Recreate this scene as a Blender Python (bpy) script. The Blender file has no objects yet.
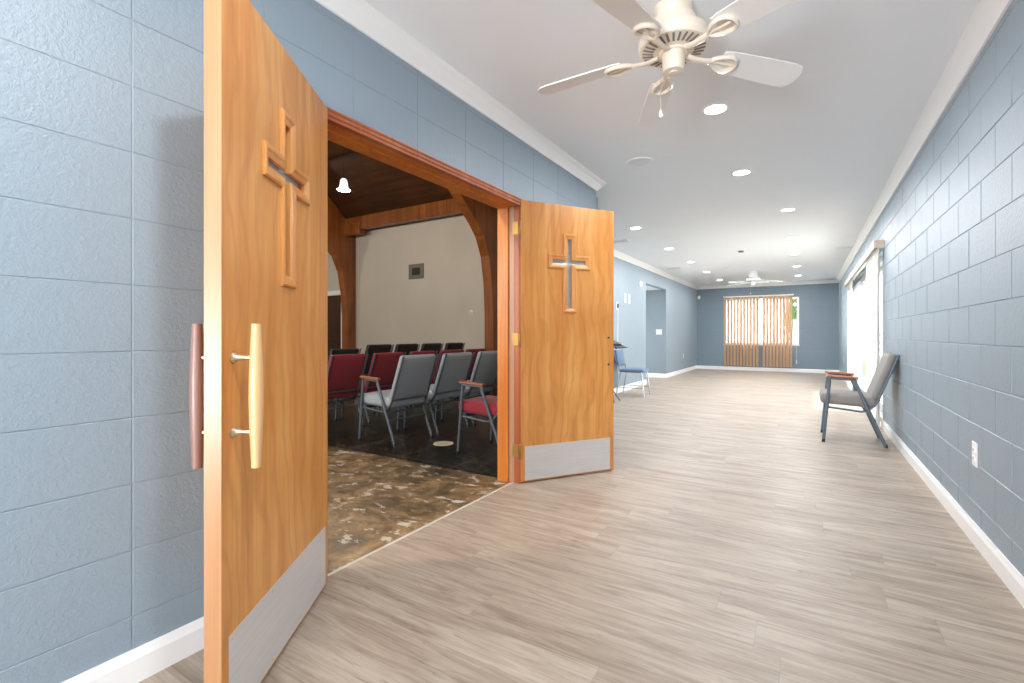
import bpy, bmesh, math, random
from mathutils import Vector, Matrix
random.seed(7)
C = bpy.context.scene.collection
PI = math.pi

# ------------------------------------------------------------------ materials
def lin(c):
    c = c / 255.0
    return c / 12.92 if c <= 0.04045 else ((c + 0.055) / 1.055) ** 2.4
def rgb(r, g, b): return (lin(r), lin(g), lin(b), 1.0)

class NT:
    def __init__(s, name):
        s.m = bpy.data.materials.new(name); s.m.use_nodes = True
        s.t = s.m.node_tree; s.p = s.t.nodes['Principled BSDF']
    def n(s, typ, **kw):
        nd = s.t.nodes.new('ShaderNode' + typ)
        for k, v in kw.items():
            if k in nd.inputs: nd.inputs[k].default_value = v
            else: setattr(nd, k, v)
        return nd
    def l(s, a, b): s.t.links.new(a, b)
    def coords(s, scale=(1, 1, 1)):
        tc = s.n('TexCoord'); mp = s.n('Mapping'); mp.inputs['Scale'].default_value = scale
        s.l(tc.outputs['Object'], mp.inputs['Vector']); return mp.outputs['Vector']
    def noise(s, vec, scale, detail=4, rough=0.5, dist=0.0):
        nd = s.n('TexNoise'); nd.inputs['Scale'].default_value = scale
        nd.inputs['Detail'].default_value = detail; nd.inputs['Roughness'].default_value = rough
        nd.inputs['Distortion'].default_value = dist
        if vec is not None: s.l(vec, nd.inputs['Vector'])
        return nd.outputs['Fac']
    def ramp(s, fac, stops):
        r = s.n('ValToRGB'); e = r.color_ramp.elements
        while len(e) < len(stops): e.new(0.5)
        for k, (p, c) in enumerate(stops): e[k].position = p; e[k].color = c
        s.l(fac, r.inputs['Fac']); return r.outputs['Color']
    def mix(s, fac, a, b, mode='MIX'):
        m = s.n('Mix'); m.data_type = 'RGBA'; m.blend_type = mode
        for sock, v in ((m.inputs[0], fac), (m.inputs[6], a), (m.inputs[7], b)):
            if hasattr(v, 'links'): s.l(v, sock)
            else: sock.default_value = v
        return m.outputs[2]
    def math(s, op, a, b=0.0):
        m = s.n('Math'); m.operation = op
        for k, v in ((0, a), (1, b)):
            if hasattr(v, 'links'): s.l(v, m.inputs[k])
            else: m.inputs[k].default_value = v
        return m.outputs[0]
    def bump(s, hgt, strength=0.3, dist=0.01, prev=None):
        b = s.n('Bump'); b.inputs['Strength'].default_value = strength; b.inputs['Distance'].default_value = dist
        s.l(hgt, b.inputs['Height'])
        if prev is not None: s.l(prev, b.inputs['Normal'])
        s.l(b.outputs['Normal'], s.p.inputs['Normal']); return b.outputs['Normal']

def plain(name, col, rough=0.5, metal=0.0, **kw):
    k = NT(name); k.p.inputs['Base Color'].default_value = col
    k.p.inputs['Roughness'].default_value = rough; k.p.inputs['Metallic'].default_value = metal
    for a, v in kw.items(): k.p.inputs[a].default_value = v
    return k.m
def textured(name, c1, c2, scale, rough=0.5, metal=0.0, bump=0.0, bscale=None, stretch=(1, 1, 1), bdist=0.003):
    k = NT(name); v = k.coords(stretch); f = k.noise(v, scale, 5, .6)
    k.l(k.ramp(f, [(.3, c1), (.7, c2)]), k.p.inputs['Base Color'])
    k.p.inputs['Roughness'].default_value = rough; k.p.inputs['Metallic'].default_value = metal
    if bump: k.bump(k.noise(v, bscale or scale, 3, .6), bump, bdist)
    return k.m

def block_paint(name, col, fine=0.5, sc=75):
    """glossy paint over orange-peel concrete block; the joints are modelled"""
    k = NT(name); v = k.coords()
    patch = k.noise(v, 1.3, 3)
    k.l(k.mix(k.math('MULTIPLY', patch, .3), col, tuple(x * .9 for x in col[:3]) + (1,)), k.p.inputs['Base Color'])
    k.p.inputs['Roughness'].default_value = .4
    hgt = k.math('ADD', k.noise(v, sc, 3, .55), k.math('MULTIPLY', k.noise(v, sc * 2.6, 2, .5), .4))
    k.bump(hgt, fine, .006)
    return k.m

BLUE = rgb(145, 161, 173)
M = {}
M['block_left'] = block_paint('blue_block_stack', BLUE, .3, 80)
M['block_right'] = block_paint('blue_block_running', BLUE, .45, 70)
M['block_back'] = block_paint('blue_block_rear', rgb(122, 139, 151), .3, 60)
M['drywall'] = textured('blue_drywall', rgb(142, 156, 166), rgb(139, 153, 163), 2, .55, 0, .05, 120)
M['ceiling'] = textured('ceiling_white', rgb(240, 243, 247), rgb(238, 241, 245), 1.5, .8, 0, .05, 40)
M['trim'] = textured('trim_white', rgb(248, 248, 248), rgb(246, 246, 246), 3, .4)
M['white_plastic'] = plain('white_plastic', rgb(240, 240, 240), .35)
M['dark_slot'] = plain('dark_slot', rgb(40, 40, 42), .6)

def plank_floor():
    k = NT('vinyl_plank'); tc = k.n('TexCoord'); sx = k.n('SeparateXYZ'); k.l(tc.outputs['Object'], sx.inputs[0])
    # every row of planks starts at its own place
    row = k.math('FLOOR', k.math('DIVIDE', sx.outputs[1], .182))
    wn = k.n('TexWhiteNoise'); wn.noise_dimensions = '1D'; k.l(row, wn.inputs['W'])
    cb = k.n('CombineXYZ'); k.l(k.math('ADD', sx.outputs[0], k.math('MULTIPLY', wn.outputs['Value'], 7.3)), cb.inputs[0]); k.l(sx.outputs[1], cb.inputs[1])
    br = k.n('TexBrick'); br.offset = 0.0; k.l(cb.outputs[0], br.inputs['Vector'])
    br.inputs['Scale'].default_value = 1; br.inputs['Brick Width'].default_value = 1.22
    br.inputs['Row Height'].default_value = .182; br.inputs['Mortar Size'].default_value = .0009
    br.inputs['Mortar Smooth'].default_value = .1
    br.inputs['Color1'].default_value = (0, 0, 0, 1); br.inputs['Color2'].default_value = (1, 1, 1, 1)
    rnd = br.outputs['Color']
    off = k.n('VectorMath'); off.operation = 'SCALE'; k.l(rnd, off.inputs[0]); off.inputs['Scale'].default_value = 23.0
    add = k.n('VectorMath'); add.operation = 'ADD'
    k.l(cb.outputs[0], add.inputs[0]); k.l(off.outputs[0], add.inputs[1])
    def st(x, y):
        mp = k.n('Mapping'); mp.inputs['Scale'].default_value = (x, y, 1); k.l(add.outputs[0], mp.inputs[0]); return mp.outputs[0]
    g1 = k.noise(st(1.1, 9), 1.6, 6, .65, 1.1)
    g2 = k.noise(st(2.4, 70), 1.8, 4, .65)
    g3 = k.noise(st(.9, 2.6), 1.6, 3, .5)
    g = k.math('ADD', k.math('ADD', k.math('MULTIPLY', g1, .5), k.math('MULTIPLY', g2, .3)), k.math('MULTIPLY', g3, .2))
    col = k.ramp(g, [(.34, rgb(104, 90, 77)), (.44, rgb(148, 133, 118)), (.54, rgb(175, 161, 146)), (.67, rgb(192, 180, 166))])
    col = k.mix(k.math('MULTIPLY', rnd, .36), col, rgb(152, 137, 121))
    kn = k.noise(st(1.5, 11), 2.2, 4, .6, 2.0)
    kf = k.ramp(kn, [(.62, (0, 0, 0, 1)), (.74, (1, 1, 1, 1))])
    col = k.mix(k.math('MULTIPLY', kf, .65), col, rgb(106, 92, 79))
    fl = k.noise(st(5, 60), 1.9, 2, .5)
    ff = k.ramp(fl, [(.66, (0, 0, 0, 1)), (.74, (1, 1, 1, 1))])
    col = k.mix(k.math('MULTIPLY', ff, .35), col, rgb(104, 90, 78))
    col = k.mix(k.math('MULTIPLY', br.outputs['Fac'], .4), col, rgb(98, 86, 76))
    k.l(col, k.p.inputs['Base Color'])
    k.p.inputs['Roughness'].default_value = .45
    k.p.inputs['Specular IOR Level'].default_value = .4
    hb = k.bump(k.math('MULTIPLY', br.outputs['Fac'], -1), .25, .002)
    k.bump(g2, .06, .002, hb)
    return k.m
M['floor'] = plank_floor()

def chapel_tile():
    k = NT('dark_slate_tile'); v = k.coords()
    f = k.noise(v, 7, 9, .72, 1.8)
    col = k.ramp(f, [(.38, rgb(9, 10, 8)), (.49, rgb(24, 24, 19)), (.57, rgb(56, 51, 39)), (.68, rgb(116, 104, 82))])
    br = k.n('TexBrick'); br.offset = 0; k.l(v, br.inputs['Vector'])
    br.inputs['Scale'].default_value = 1; br.inputs['Brick Width'].default_value = .61; br.inputs['Row Height'].default_value = .61
    br.inputs['Mortar Size'].default_value = .004
    col = k.mix(k.math('MULTIPLY', br.outputs['Fac'], .5), col, rgb(140, 132, 112))
    k.l(col, k.p.inputs['Base Color']); k.p.inputs['Roughness'].default_value = .3
    k.bump(f, .1, .004)
    return k.m
M['tile'] = chapel_tile()

def stained_concrete():
    k = NT('worn_stained_concrete'); v = k.coords((1, 1.25, 1))
    f = k.noise(v, 3.4, 9, .7, .8)
    col = k.ramp(f, [(.3, rgb(56, 48, 36)), (.44, rgb(100, 83, 60)), (.54, rgb(138, 112, 78)), (.68, rgb(176, 148, 108))])
    d = k.noise(v, 12, 6, .65)
    col = k.mix(k.math('MULTIPLY', k.ramp(d, [(.5, (0, 0, 0, 1)), (.66, (1, 1, 1, 1))]), .6), col, rgb(84, 76, 58))
    w = k.noise(v, 6.5, 8, .72, .3)
    wf = k.ramp(w, [(.56, (0, 0, 0, 1)), (.60, (1, 1, 1, 1))])
    col = k.mix(k.math('MULTIPLY', wf, .8), col, rgb(206, 198, 186))
    k.l(col, k.p.inputs['Base Color'])
    k.l(k.ramp(wf, [(0, (.35, .35, .35, 1)), (1, (.7, .7, .7, 1))]), k.p.inputs['Roughness'])
    k.bump(k.math('ADD', d, wf), .25, .004)
    return k.m
M['concrete'] = stained_concrete()

def wood(name, cols, along='z', scale=1.0, rough=.35, coat=.15, figure=.5, cath=0.0):
    k = NT(name)
    st = {'x': (.35, 5, 5), 'y': (5, .35, 5), 'z': (5, 5, .35)}[along]
    v = k.coords(tuple(a * scale for a in st))
    f = k.noise(v, 1.5, 5, .6, 1.2)
    st2 = {'x': (1.2, 60, 60), 'y': (60, 1.2, 60), 'z': (60, 60, 1.2)}[along]
    fine = k.noise(k.coords(tuple(a * scale for a in st2)), 1.2, 3, .6)
    g = k.math('ADD', k.math('MULTIPLY', f, .72), k.math('MULTIPLY', fine, .28))
    c = k.ramp(g, [(.30, cols[0]), (.48, cols[1]), (.64, cols[2])])
    if cath:
        wv = k.n('TexWave'); wv.wave_type = 'BANDS'; wv.bands_direction = 'X'; wv.inputs['Scale'].default_value = 1.7
        wv.inputs['Distortion'].default_value = 14.0; wv.inputs['Detail'].default_value = 3.0; wv.inputs['Detail Scale'].default_value = 1.1
        k.l(k.coords((2.2, 2.2, .8)), wv.inputs['Vector'])
        c = k.mix(k.math('MULTIPLY', k.ramp(wv.outputs['Fac'], [(.0, (1, 1, 1, 1)), (.35, (0, 0, 0, 1))]), cath), c, tuple(x * .72 for x in cols[0][:3]) + (1,))
    big = k.noise(k.coords(), 2.2 * scale, 3, .5)
    c = k.mix(k.math('MULTIPLY', k.ramp(big, [(.4, (0, 0, 0, 1)), (.7, (1, 1, 1, 1))]), figure), c, cols[0])
    k.l(c, k.p.inputs['Base Color'])
    k.p.inputs['Roughness'].default_value = rough; k.p.inputs['Coat Weight'].default_value = coat
    k.p.inputs['Coat Roughness'].default_value = .25
    k.bump(fine, .04, .002)
    return k.m
M['door'] = wood('honey_birch', (rgb(190, 117, 52), rgb(213, 146, 74), rgb(226, 167, 95)), cath=.26)
M['edge'] = wood('door_edge_birch', (rgb(170, 118, 76), rgb(180, 130, 88), rgb(190, 143, 102)), figure=.2)
M['mould'] = wood('moulding_birch', (rgb(196, 120, 56), rgb(214, 146, 78), rgb(226, 164, 98)), figure=.3)
M['jamb'] = wood('cherry_jamb', (rgb(192, 104, 36), rgb(216, 128, 48), rgb(230, 150, 66)), figure=.3)
M['rebate'] = wood('pale_rebate', (rgb(172, 128, 100), rgb(188, 144, 114), rgb(200, 158, 128)), figure=.3)
M['casing'] = wood('reddish_casing', (rgb(156, 80, 46), rgb(180, 100, 60), rgb(196, 120, 78)), figure=.3)
M['pull'] = wood('maple_pull', (rgb(206, 160, 108), rgb(216, 174, 124), rgb(224, 188, 142)), figure=.2)
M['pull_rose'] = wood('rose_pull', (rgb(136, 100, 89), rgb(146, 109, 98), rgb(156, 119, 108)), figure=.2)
M['beam'] = wood('dark_glulam', (rgb(98, 54, 22), rgb(140, 80, 34), rgb(166, 100, 48)), rough=.4, scale=.7, figure=.4)
M['deck'] = wood('dark_deck', (rgb(48, 27, 13), rgb(70, 40, 19), rgb(90, 54, 27)), along='x', rough=.5, scale=.8)
M['arm'] = wood('walnut_arm', (rgb(146, 84, 52), rgb(172, 104, 66), rgb(190, 122, 82)), along='x', scale=4)
M['darkdoor'] = wood('dark_door', (rgb(54, 28, 14), rgb(70, 38, 20), rgb(84, 48, 26)))
M['chapelwall'] = textured('chapel_plaster', rgb(206, 200, 190), rgb(196, 190, 180), .8, .7, 0, .06, 60)
M['steel'] = textured('brushed_steel', rgb(204, 202, 201), rgb(214, 212, 211), 3, .4, .25, 0, None, (1, 1, 30))
M['brass'] = plain('antique_brass', rgb(176, 140, 82), .35, .9)
M['nickel'] = plain('satin_nickel', rgb(214, 196, 168), .3, .85)
M['chrome'] = plain('chrome', rgb(205, 208, 212), .15, 1)
M['charcoal'] = plain('charcoal_metal', rgb(96, 107, 120), .4, .3)
M['frost'] = plain('frosted_glass', rgb(196, 204, 206), .3, 0, **{'Transmission Weight': .2})
M['cream'] = plain('fan_cream', rgb(240, 228, 212), .35)
M['blade'] = textured('fan_blade_white', rgb(238, 238, 238), rgb(232, 232, 232), 4, .45)
def fabric(name, a, b):
    k = NT(name); v = k.coords(); f = k.noise(v, 260, 3, .7)
    k.l(k.ramp(f, [(.3, a), (.7, b)]), k.p.inputs['Base Color']); k.p.inputs['Roughness'].default_value = .92
    k.p.inputs['Sheen Weight'].default_value = .15
    k.bump(f, .25, .002); return k.m
M['grey_fab'] = fabric('grey_weave', rgb(118, 121, 124), rgb(158, 160, 162))
M['bluegrey_fab'] = fabric('blue_grey_weave', rgb(138, 151, 164), rgb(180, 191, 202))
M['taupe_fab'] = fabric('taupe_weave', rgb(120, 116, 112), rgb(152, 147, 142))
M['red_fab'] = fabric('burgundy_weave', rgb(128, 34, 50), rgb(168, 54, 70))
M['black_fab'] = fabric('black_weave', rgb(24, 26, 30), rgb(44, 47, 52))
M['blue_vinyl'] = plain('blue_vinyl', rgb(92, 118, 144), .4)
M['black'] = plain('black_satin', rgb(22, 23, 25), .45)
def pane_glass():
    k = NT('clear_glass'); a = k.n('BsdfTransparent'); b = k.n('BsdfGlossy'); b.inputs['Roughness'].default_value = .02
    a.inputs['Color'].default_value = (.96, .98, .97, 1); mx = k.n('MixShader'); mx.inputs[0].default_value = .06
    k.l(a.outputs[0], mx.inputs[1]); k.l(b.outputs[0], mx.inputs[2]); k.l(mx.outputs[0], k.t.nodes['Material Output'].inputs['Surface']); return k.m
M['glass'] = pane_glass()
def vane(name, a, tr, a2=None):
    k = NT(name); v = k.coords()
    d = k.n('BsdfDiffuse'); d.inputs['Color'].default_value = a
    t = k.n('BsdfTranslucent'); t.inputs['Color'].default_value = a2 or a
    f = k.noise(v, 90, 2); mx = k.n('MixShader'); mx.inputs[0].default_value = tr
    bp = k.n('Bump'); bp.inputs['Strength'].default_value = .1; k.l(f, bp.inputs['Height']); k.l(bp.outputs[0], d.inputs['Normal'])
    k.l(d.outputs[0], mx.inputs[1]); k.l(t.outputs[0], mx.inputs[2])
    k.l(mx.outputs[0], k.t.nodes['Material Output'].inputs['Surface']); return k.m
M['vane_tan'] = vane('tan_vane', rgb(214, 178, 144), .22, rgb(246, 236, 224))
M['vane_white'] = vane('white_vane', rgb(244, 243, 240), .6)
M['valance'] = wood('tan_valance', (rgb(186, 164, 146), rgb(198, 178, 160), rgb(210, 192, 174)), along='y', figure=.2)
def emit(name, col, s):
    k = NT(name); k.p.inputs['Base Color'].default_value = (0.9, .9, .9, 1)
    k.p.inputs['Emission Color'].default_value = col; k.p.inputs['Emission Strength'].default_value = s; return k.m
M['led'] = emit('led_lens', (1, .98, .95, 1), 6)
M['bulbglass'] = emit('lit_shade', (1, .95, .88, 1), .32)
M['slab'] = textured('patio_concrete', rgb(205, 202, 196), rgb(188, 185, 178), 6, .8, 0, .1)
M['lawn'] = textured('lawn_green', rgb(86, 120, 60), rgb(120, 150, 84), 12, .9, 0, .3)
M['leaf'] = textured('hedge_green', rgb(70, 104, 52), rgb(124, 158, 84), 14, .8, 0, .6)
M['fence'] = textured('white_fence', rgb(226, 226, 222), rgb(210, 210, 206), 5, .6)
M['alu'] = plain('door_aluminium', rgb(196, 198, 200), .4, .3)
M['threshold'] = plain('threshold_metal', rgb(206, 198, 186), .5, .1)

# ------------------------------------------------------------------ mesh helpers
def bx(bm, x0, y0, z0, x1, y1, z1, bev=0.0, seg=2):
    vs = [bm.verts.new(p) for p in ((x0, y0, z0), (x1, y0, z0), (x1, y1, z0), (x0, y1, z0), (x0, y0, z1), (x1, y0, z1), (x1, y1, z1), (x0, y1, z1))]
    fs = [bm.faces.new([vs[i] for i in f]) for f in ((3, 2, 1, 0), (4, 5, 6, 7), (0, 1, 5, 4), (1, 2, 6, 5), (2, 3, 7, 6), (3, 0, 4, 7))]
    if bev:
        es = list({e for f in fs for e in f.edges})
        bmesh.ops.bevel(bm, geom=es, offset=bev, segments=seg, profile=.5, affect='EDGES')
    return bm
def box(*a, **k): return bx(bmesh.new(), *a, **k)

def lathe(bm, prof, n=24, M4=None, cap=True):
    rings = []
    for r, z in prof:
        if r < 1e-6: rings.append([bm.verts.new((0, 0, z))])
        else: rings.append([bm.verts.new((r * math.cos(2 * PI * i / n), r * math.sin(2 * PI * i / n), z)) for i in range(n)])
    allv = [v for r in rings for v in r]
    for a, b in zip(rings, rings[1:]):
        for i in range(n):
            j = (i + 1) % n
            if len(a) == 1 and len(b) == 1: continue
            if len(a) == 1: bm.faces.new((a[0], b[j], b[i]))
            elif len(b) == 1: bm.faces.new((a[i], a[j], b[0]))
            else: bm.faces.new((a[i], a[j], b[j], b[i]))
    if cap and len(rings[0]) > 1: bm.faces.new(rings[0])
    if cap and len(rings[-1]) > 1: bm.faces.new(rings[-1])
    if M4: bmesh.ops.transform(bm, matrix=M4, verts=allv)
    return bm

def fillet(pts, r, n=5):
    pts = [Vector(p) for p in pts]; out = [pts[0]]
    for a, b, c in zip(pts, pts[1:], pts[2:]):
        u, w = (a - b), (c - b); k = min(r, u.length * .45, w.length * .45)
        p, q = b + u.normalized() * k, b + w.normalized() * k
        for i in range(n + 1):
            t = i / n; out.append((1 - t) ** 2 * p + 2 * t * (1 - t) * b + t * t * q)
    out.append(pts[-1]); return out

def tube(bm, pts, r, n=10, ry=None, fil=0.0):
    pts = fillet(pts, fil) if fil else [Vector(p) for p in pts]
    ry = ry or r; rings = []
    t0 = (pts[1] - pts[0]).normalized()
    up = Vector((0, 1, 0)) if abs(t0.y) < .9 else Vector((1, 0, 0))
    nrm = (up - t0 * up.dot(t0)).normalized()
    for i, p in enumerate(pts):
        t = (pts[min(i + 1, len(pts) - 1)] - pts[max(i - 1, 0)]).normalized()
        nrm = (nrm - t * nrm.dot(t)).normalized(); bn = t.cross(nrm)
        rr = (lambda k: k(i / (len(pts) - 1)) if callable(k) else k)
        a = r(i / (len(pts) - 1)) if callable(r) else r
        b = a if callable(r) else ry
        rings.append([bm.verts.new(p + nrm * (b * math.cos(2 * PI * k / n)) + bn * (a * math.sin(2 * PI * k / n))) for k in range(n)])
    for A, B in zip(rings, rings[1:]):
        for k in range(n):
            j = (k + 1) % n; bm.faces.new((A[k], A[j], B[j], B[k]))
    bm.faces.new(rings[0][::-1]); bm.faces.new(rings[-1]); return bm

def prism(bm, poly, axis, a0, a1):
    """poly of 2-D points in the plane normal to axis, swept from a0 to a1"""
    def P(p, a): return {'x': (a, p[0], p[1]), 'y': (p[0], a, p[1]), 'z': (p[0], p[1], a)}[axis]
    A = [bm.verts.new(P(p, a0)) for p in poly]; B = [bm.verts.new(P(p, a1)) for p in poly]
    bm.faces.new(A); bm.faces.new(B[::-1])
    for i in range(len(poly)):
        j = (i + 1) % len(poly); bm.faces.new((A[i], B[i], B[j], A[j]))
    return bm

def panel(us, vs, hole, P0, U, V, N):
    """a slab over a grid of cells, cells where hole(u,v) is true left open"""
    bm = bmesh.new(); P0, U, V, N = map(Vector, (P0, U, V, N)); g = {}
    def vt(i, j):
        if (i, j) not in g: g[i, j] = bm.verts.new(P0 + U * us[i] + V * vs[j])
        return g[i, j]
    fs = []
    for i in range(len(us) - 1):
        for j in range(len(vs) - 1):
            if not hole((us[i] + us[i + 1]) / 2, (vs[j] + vs[j + 1]) / 2):
                fs.append(bm.faces.new((vt(i, j), vt(i + 1, j), vt(i + 1, j + 1), vt(i, j + 1))))
    r = bmesh.ops.extrude_face_region(bm, geom=fs)
    bmesh.ops.translate(bm, vec=N, verts=[e for e in r['geom'] if isinstance(e, bmesh.types.BMVert)])
    return bm

def obj(name, bm, m, parent=None, smooth=None, loc=None, rz=0.0):
    bmesh.ops.recalc_face_normals(bm, faces=bm.faces[:])
    me = bpy.data.meshes.new(name); bm.to_mesh(me); bm.free()
    o = bpy.data.objects.new(name, me); C.objects.link(o)
    me.materials.append(M[m] if isinstance(m, str) else m)
    if smooth:
        for p in me.polygons: p.use_smooth = True
        me.set_sharp_from_angle(angle=math.radians(smooth))
    if parent: o.parent = parent
    if loc: o.location = loc
    o.rotation_euler.z = rz
    return o
def tag(o, label, cat=None, group=None, kind=None):
    o['label'] = label
    if cat: o['category'] = cat
    if group: o['group'] = group
    if kind: o['kind'] = kind
    return o
def thing(name, label, cat, loc=(0, 0, 0), rz=0, group=None, kind=None):
    o = bpy.data.objects.new(name, None); C.objects.link(o)
    o.location = loc; o.rotation_euler = (0, 0, rz); o.empty_display_size = .1
    return tag(o, label, cat, group, kind)
def struct(name, bm, m, label, cat, parent=None, smooth=None):
    return tag(obj(name, bm, m, parent, smooth), label, cat, None, 'structure')
def dup(root, loc, rz=0.0, label=None, group=None, mats=None):
    def cp(o, par):
        c = o.copy(); C.objects.link(c)
        if par: c.parent = par
        if mats and o.type == 'MESH':
            key = o.name.split('.')[0]
            if key in mats:
                c.data = o.data.copy(); c.data.materials[0] = M[mats[key]]
        for ch in list(o.children): cp(ch, c)
        return c
    r = cp(root, None); r.location = loc; r.rotation_euler = (0, 0, rz)
    if label: r['label'] = label
    if group: r['group'] = group
    return r

# ------------------------------------------------------------------ room numbers (metres; camera at the origin)
XL, XR, XF = -1.77, .736, -2.975        # hall wall, block wall, wall of the wider room
Y0, Y1, YB = -4.6, 4.42, 15.8           # behind the camera, end of hall wall, rear wall
ZC = 2.575
DA, DB = 1.30, 2.945                    # doorway
DH = 2.008
YR = 4.85                                # where the hall steps out to the wider room

def block_wall(bm, u0, u1, z1, holes, P, shift, running, depth=.003, gap=.0035, lip=.0008):
    """one raised, chamfered face per concrete block; P(u, z, d) places a point d in front of the wall face"""
    rnd = random.Random(11); CH_, BL = .2045, .4215; row = 0; z = 0.0
    while z < z1 - .01:
        zt = min(z + CH_, z1); off = shift + (BL / 2 if running and row % 2 else 0)
        u = off + math.floor((u0 - off) / BL) * BL
        while u < u1 - .002:
            dd = -rnd.random() * lip
            for (a, b, c, d) in clip((max(u, u0), min(u + BL, u1), z, zt), holes):
                if b - a < .02 or d - c < .02: continue
                o = [bm.verts.new(P(x, y, -depth)) for x, y in ((a, c), (b, c), (b, d), (a, d))]
                g = gap; i1 = [bm.verts.new(P(x, y, -depth)) for x, y in ((a + g * .4, c + g * .4), (b - g * .4, c + g * .4), (b - g * .4, d - g * .4), (a + g * .4, d - g * .4))]
                i2 = [bm.verts.new(P(x, y, dd)) for x, y in ((a + g, c + g), (b - g, c + g), (b - g, d - g), (a + g, d - g))]
                for k in range(4):
                    m = (k + 1) % 4
                    bm.faces.new((o[k], o[m], i1[m], i1[k])); bm.faces.new((i1[k], i1[m], i2[m], i2[k]))
                bm.faces.new(i2)
            u += BL
        z += CH_; row += 1
    return bm
def clip(r, holes):
    out = [r]
    for ha, hb, hc, hd in holes:
        nxt = []
        for a, b, c, d in out:
            if b <= ha or a >= hb or d <= hc or c >= hd: nxt.append((a, b, c, d)); continue
            if a < ha: nxt.append((a, ha, c, d))
            if b > hb: nxt.append((hb, b, c, d))
            m, n = max(a, ha), min(b, hb)
            if c < hc: nxt.append((m, n, c, hc))
            if d > hd: nxt.append((m, n, hd, d))
        out = nxt
    return out

PA, PB, PZ = 10.29, 12.02, 2.19
# floor and ceiling
bm = box(XL - .05, Y0, -.12, XR + .2, Y1 - .1, 0); bx(bm, XL - .26, Y1 - .1, -.12, XR + .2, YR, 0); bx(bm, XF - .06, YR, -.12, XR + .2, YB + .2, 0); bx(bm, XF - 1.7, PA - .1, -.12, XF - .06, PB + .1, 0)
struct('floor', bm, 'floor', 'pale grey-brown wood plank floor of the long blue hall', 'floor')
bm = box(XL - .05, Y0 - .2, ZC, XR + .2, Y1 - .05, ZC + .15); bx(bm, XF - .15, Y1 - .05, ZC, XR + .2, YB + .2, ZC + .15)
struct('ceiling', bm, 'ceiling', 'flat white ceiling with recessed lights and two fans', 'ceiling')

def in_rect(*r): return lambda u, v: any(a < u < b and c < v < d for a, b, c, d in r)
def cuts(lo, hi, *xs): return sorted({lo, hi, *[x for x in xs if lo < x < hi]})

# left wall of the hall with the double doorway
hl = (DA - .03, DB + .03, 0, DH + .03)
bm = panel(cuts(Y0, Y1, *hl[:2]), cuts(0, ZC, hl[3]), in_rect(hl), (XL - .0025, 0, 0), (0, 1, 0), (0, 0, 1), (-.1875, 0, 0))
block_wall(bm, Y0, Y1, ZC, [hl], lambda u, z, d: (XL + d, u, z), .6295, False, .0024, .003)
struct('wall_left', bm, 'block_left', 'blue painted block wall around the open wooden double doors', 'wall')
struct('wall_left_end', box(XL - .25, Y1 - .12, 0, XL - .19, YR, ZC), 'drywall', 'hidden blue wall stub behind the hall wall corner', 'wall')
struct('wall_return', box(XF - .05, YR, 0, XL - .19, YR + .1, ZC), 'drywall', 'short blue wall end behind the open door', 'wall')
# wall of the wider part with the passage
PA, PB, PZ = 10.29, 12.02, 2.19
struct('wall_far_left', panel(cuts(YR, YB, PA, PB), cuts(0, ZC, PZ), in_rect((PA, PB, 0, PZ)), (XF, 0, 0), (0, 1, 0), (0, 0, 1), (-.12, 0, 0)),
       'drywall', 'smooth blue side wall with a passage opening', 'wall')
bm = box(XF - 1.7, PB, 0, XF - .12, PB + .1, PZ + .1)
struct('wall_passage', bm, 'drywall', 'blue wall inside the passage opening carrying a light switch', 'wall')
struct('wall_passage_end', box(XF - 1.7, PA - .1, 0, XF - 1.6, PB, PZ + .1), 'drywall', 'blue wall at the end of the passage', 'wall')
struct('wall_passage_near', box(XF - 1.7, PA - .1, 0, XF - .12, PA, PZ + .1), 'drywall', 'blue wall at the hidden side of the passage', 'wall')
struct('ceiling_passage', box(XF - 1.7, PA, PZ, XF - .12, PB, PZ + .1), 'ceiling', 'white ceiling of the passage', 'ceiling')
# right block wall with the sliding glass door opening
SA, SB, SZ = 6.92, 11.75, 2.05
NA, NB, NZ = -3.9, -.9, 2.1            # unseen opening added behind the camera to let fill light in
hr = [(SA, SB, 0, SZ), (NA, NB, 0, NZ)]
bm = panel(cuts(Y0, YB, SA, SB, NA, NB), cuts(0, ZC, SZ, NZ), in_rect(*hr), (XR + .0045, 0, 0), (0, 1, 0), (0, 0, 1), (.1955, 0, 0))
block_wall(bm, Y0, YB, ZC, hr, lambda u, z, d: (XR - d, u, z), 2.836, True, .0044, .0045, .0015)
struct('wall_right', bm, 'block_right', 'long blue painted block wall with a sliding glass door', 'wall')
# rear wall with window
WA, WB, WZ0, WZ1 = -2.17, -.205, .775, 2.15
hb = (WA, WB, WZ0, WZ1)
bm = panel(cuts(XF, XR, WA, WB), cuts(0, ZC, WZ0, WZ1), in_rect(hb), (0, YB + .0045, 0), (1, 0, 0), (0, 0, 1), (0, .1955, 0))
block_wall(bm, XF, XR, ZC, [hb], lambda u, z, d: (u, YB - d, z), .1, True, .0044, .013, .005)
struct('wall_back', bm, 'block_back', 'darker blue block wall at the far end with a window', 'wall')
# wall behind the camera; its opening is added to let fill light in
struct('wall_front', panel(cuts(XL, XR, -1.5, .5), cuts(0, ZC, 2.1), in_rect((-1.5, .5, 0, 2.1)), (0, Y0, 0), (1, 0, 0), (0, 0, 1), (0, -.2, 0)),
       'block_back', 'blue end wall with an opening added for fill light', 'wall')

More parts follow.
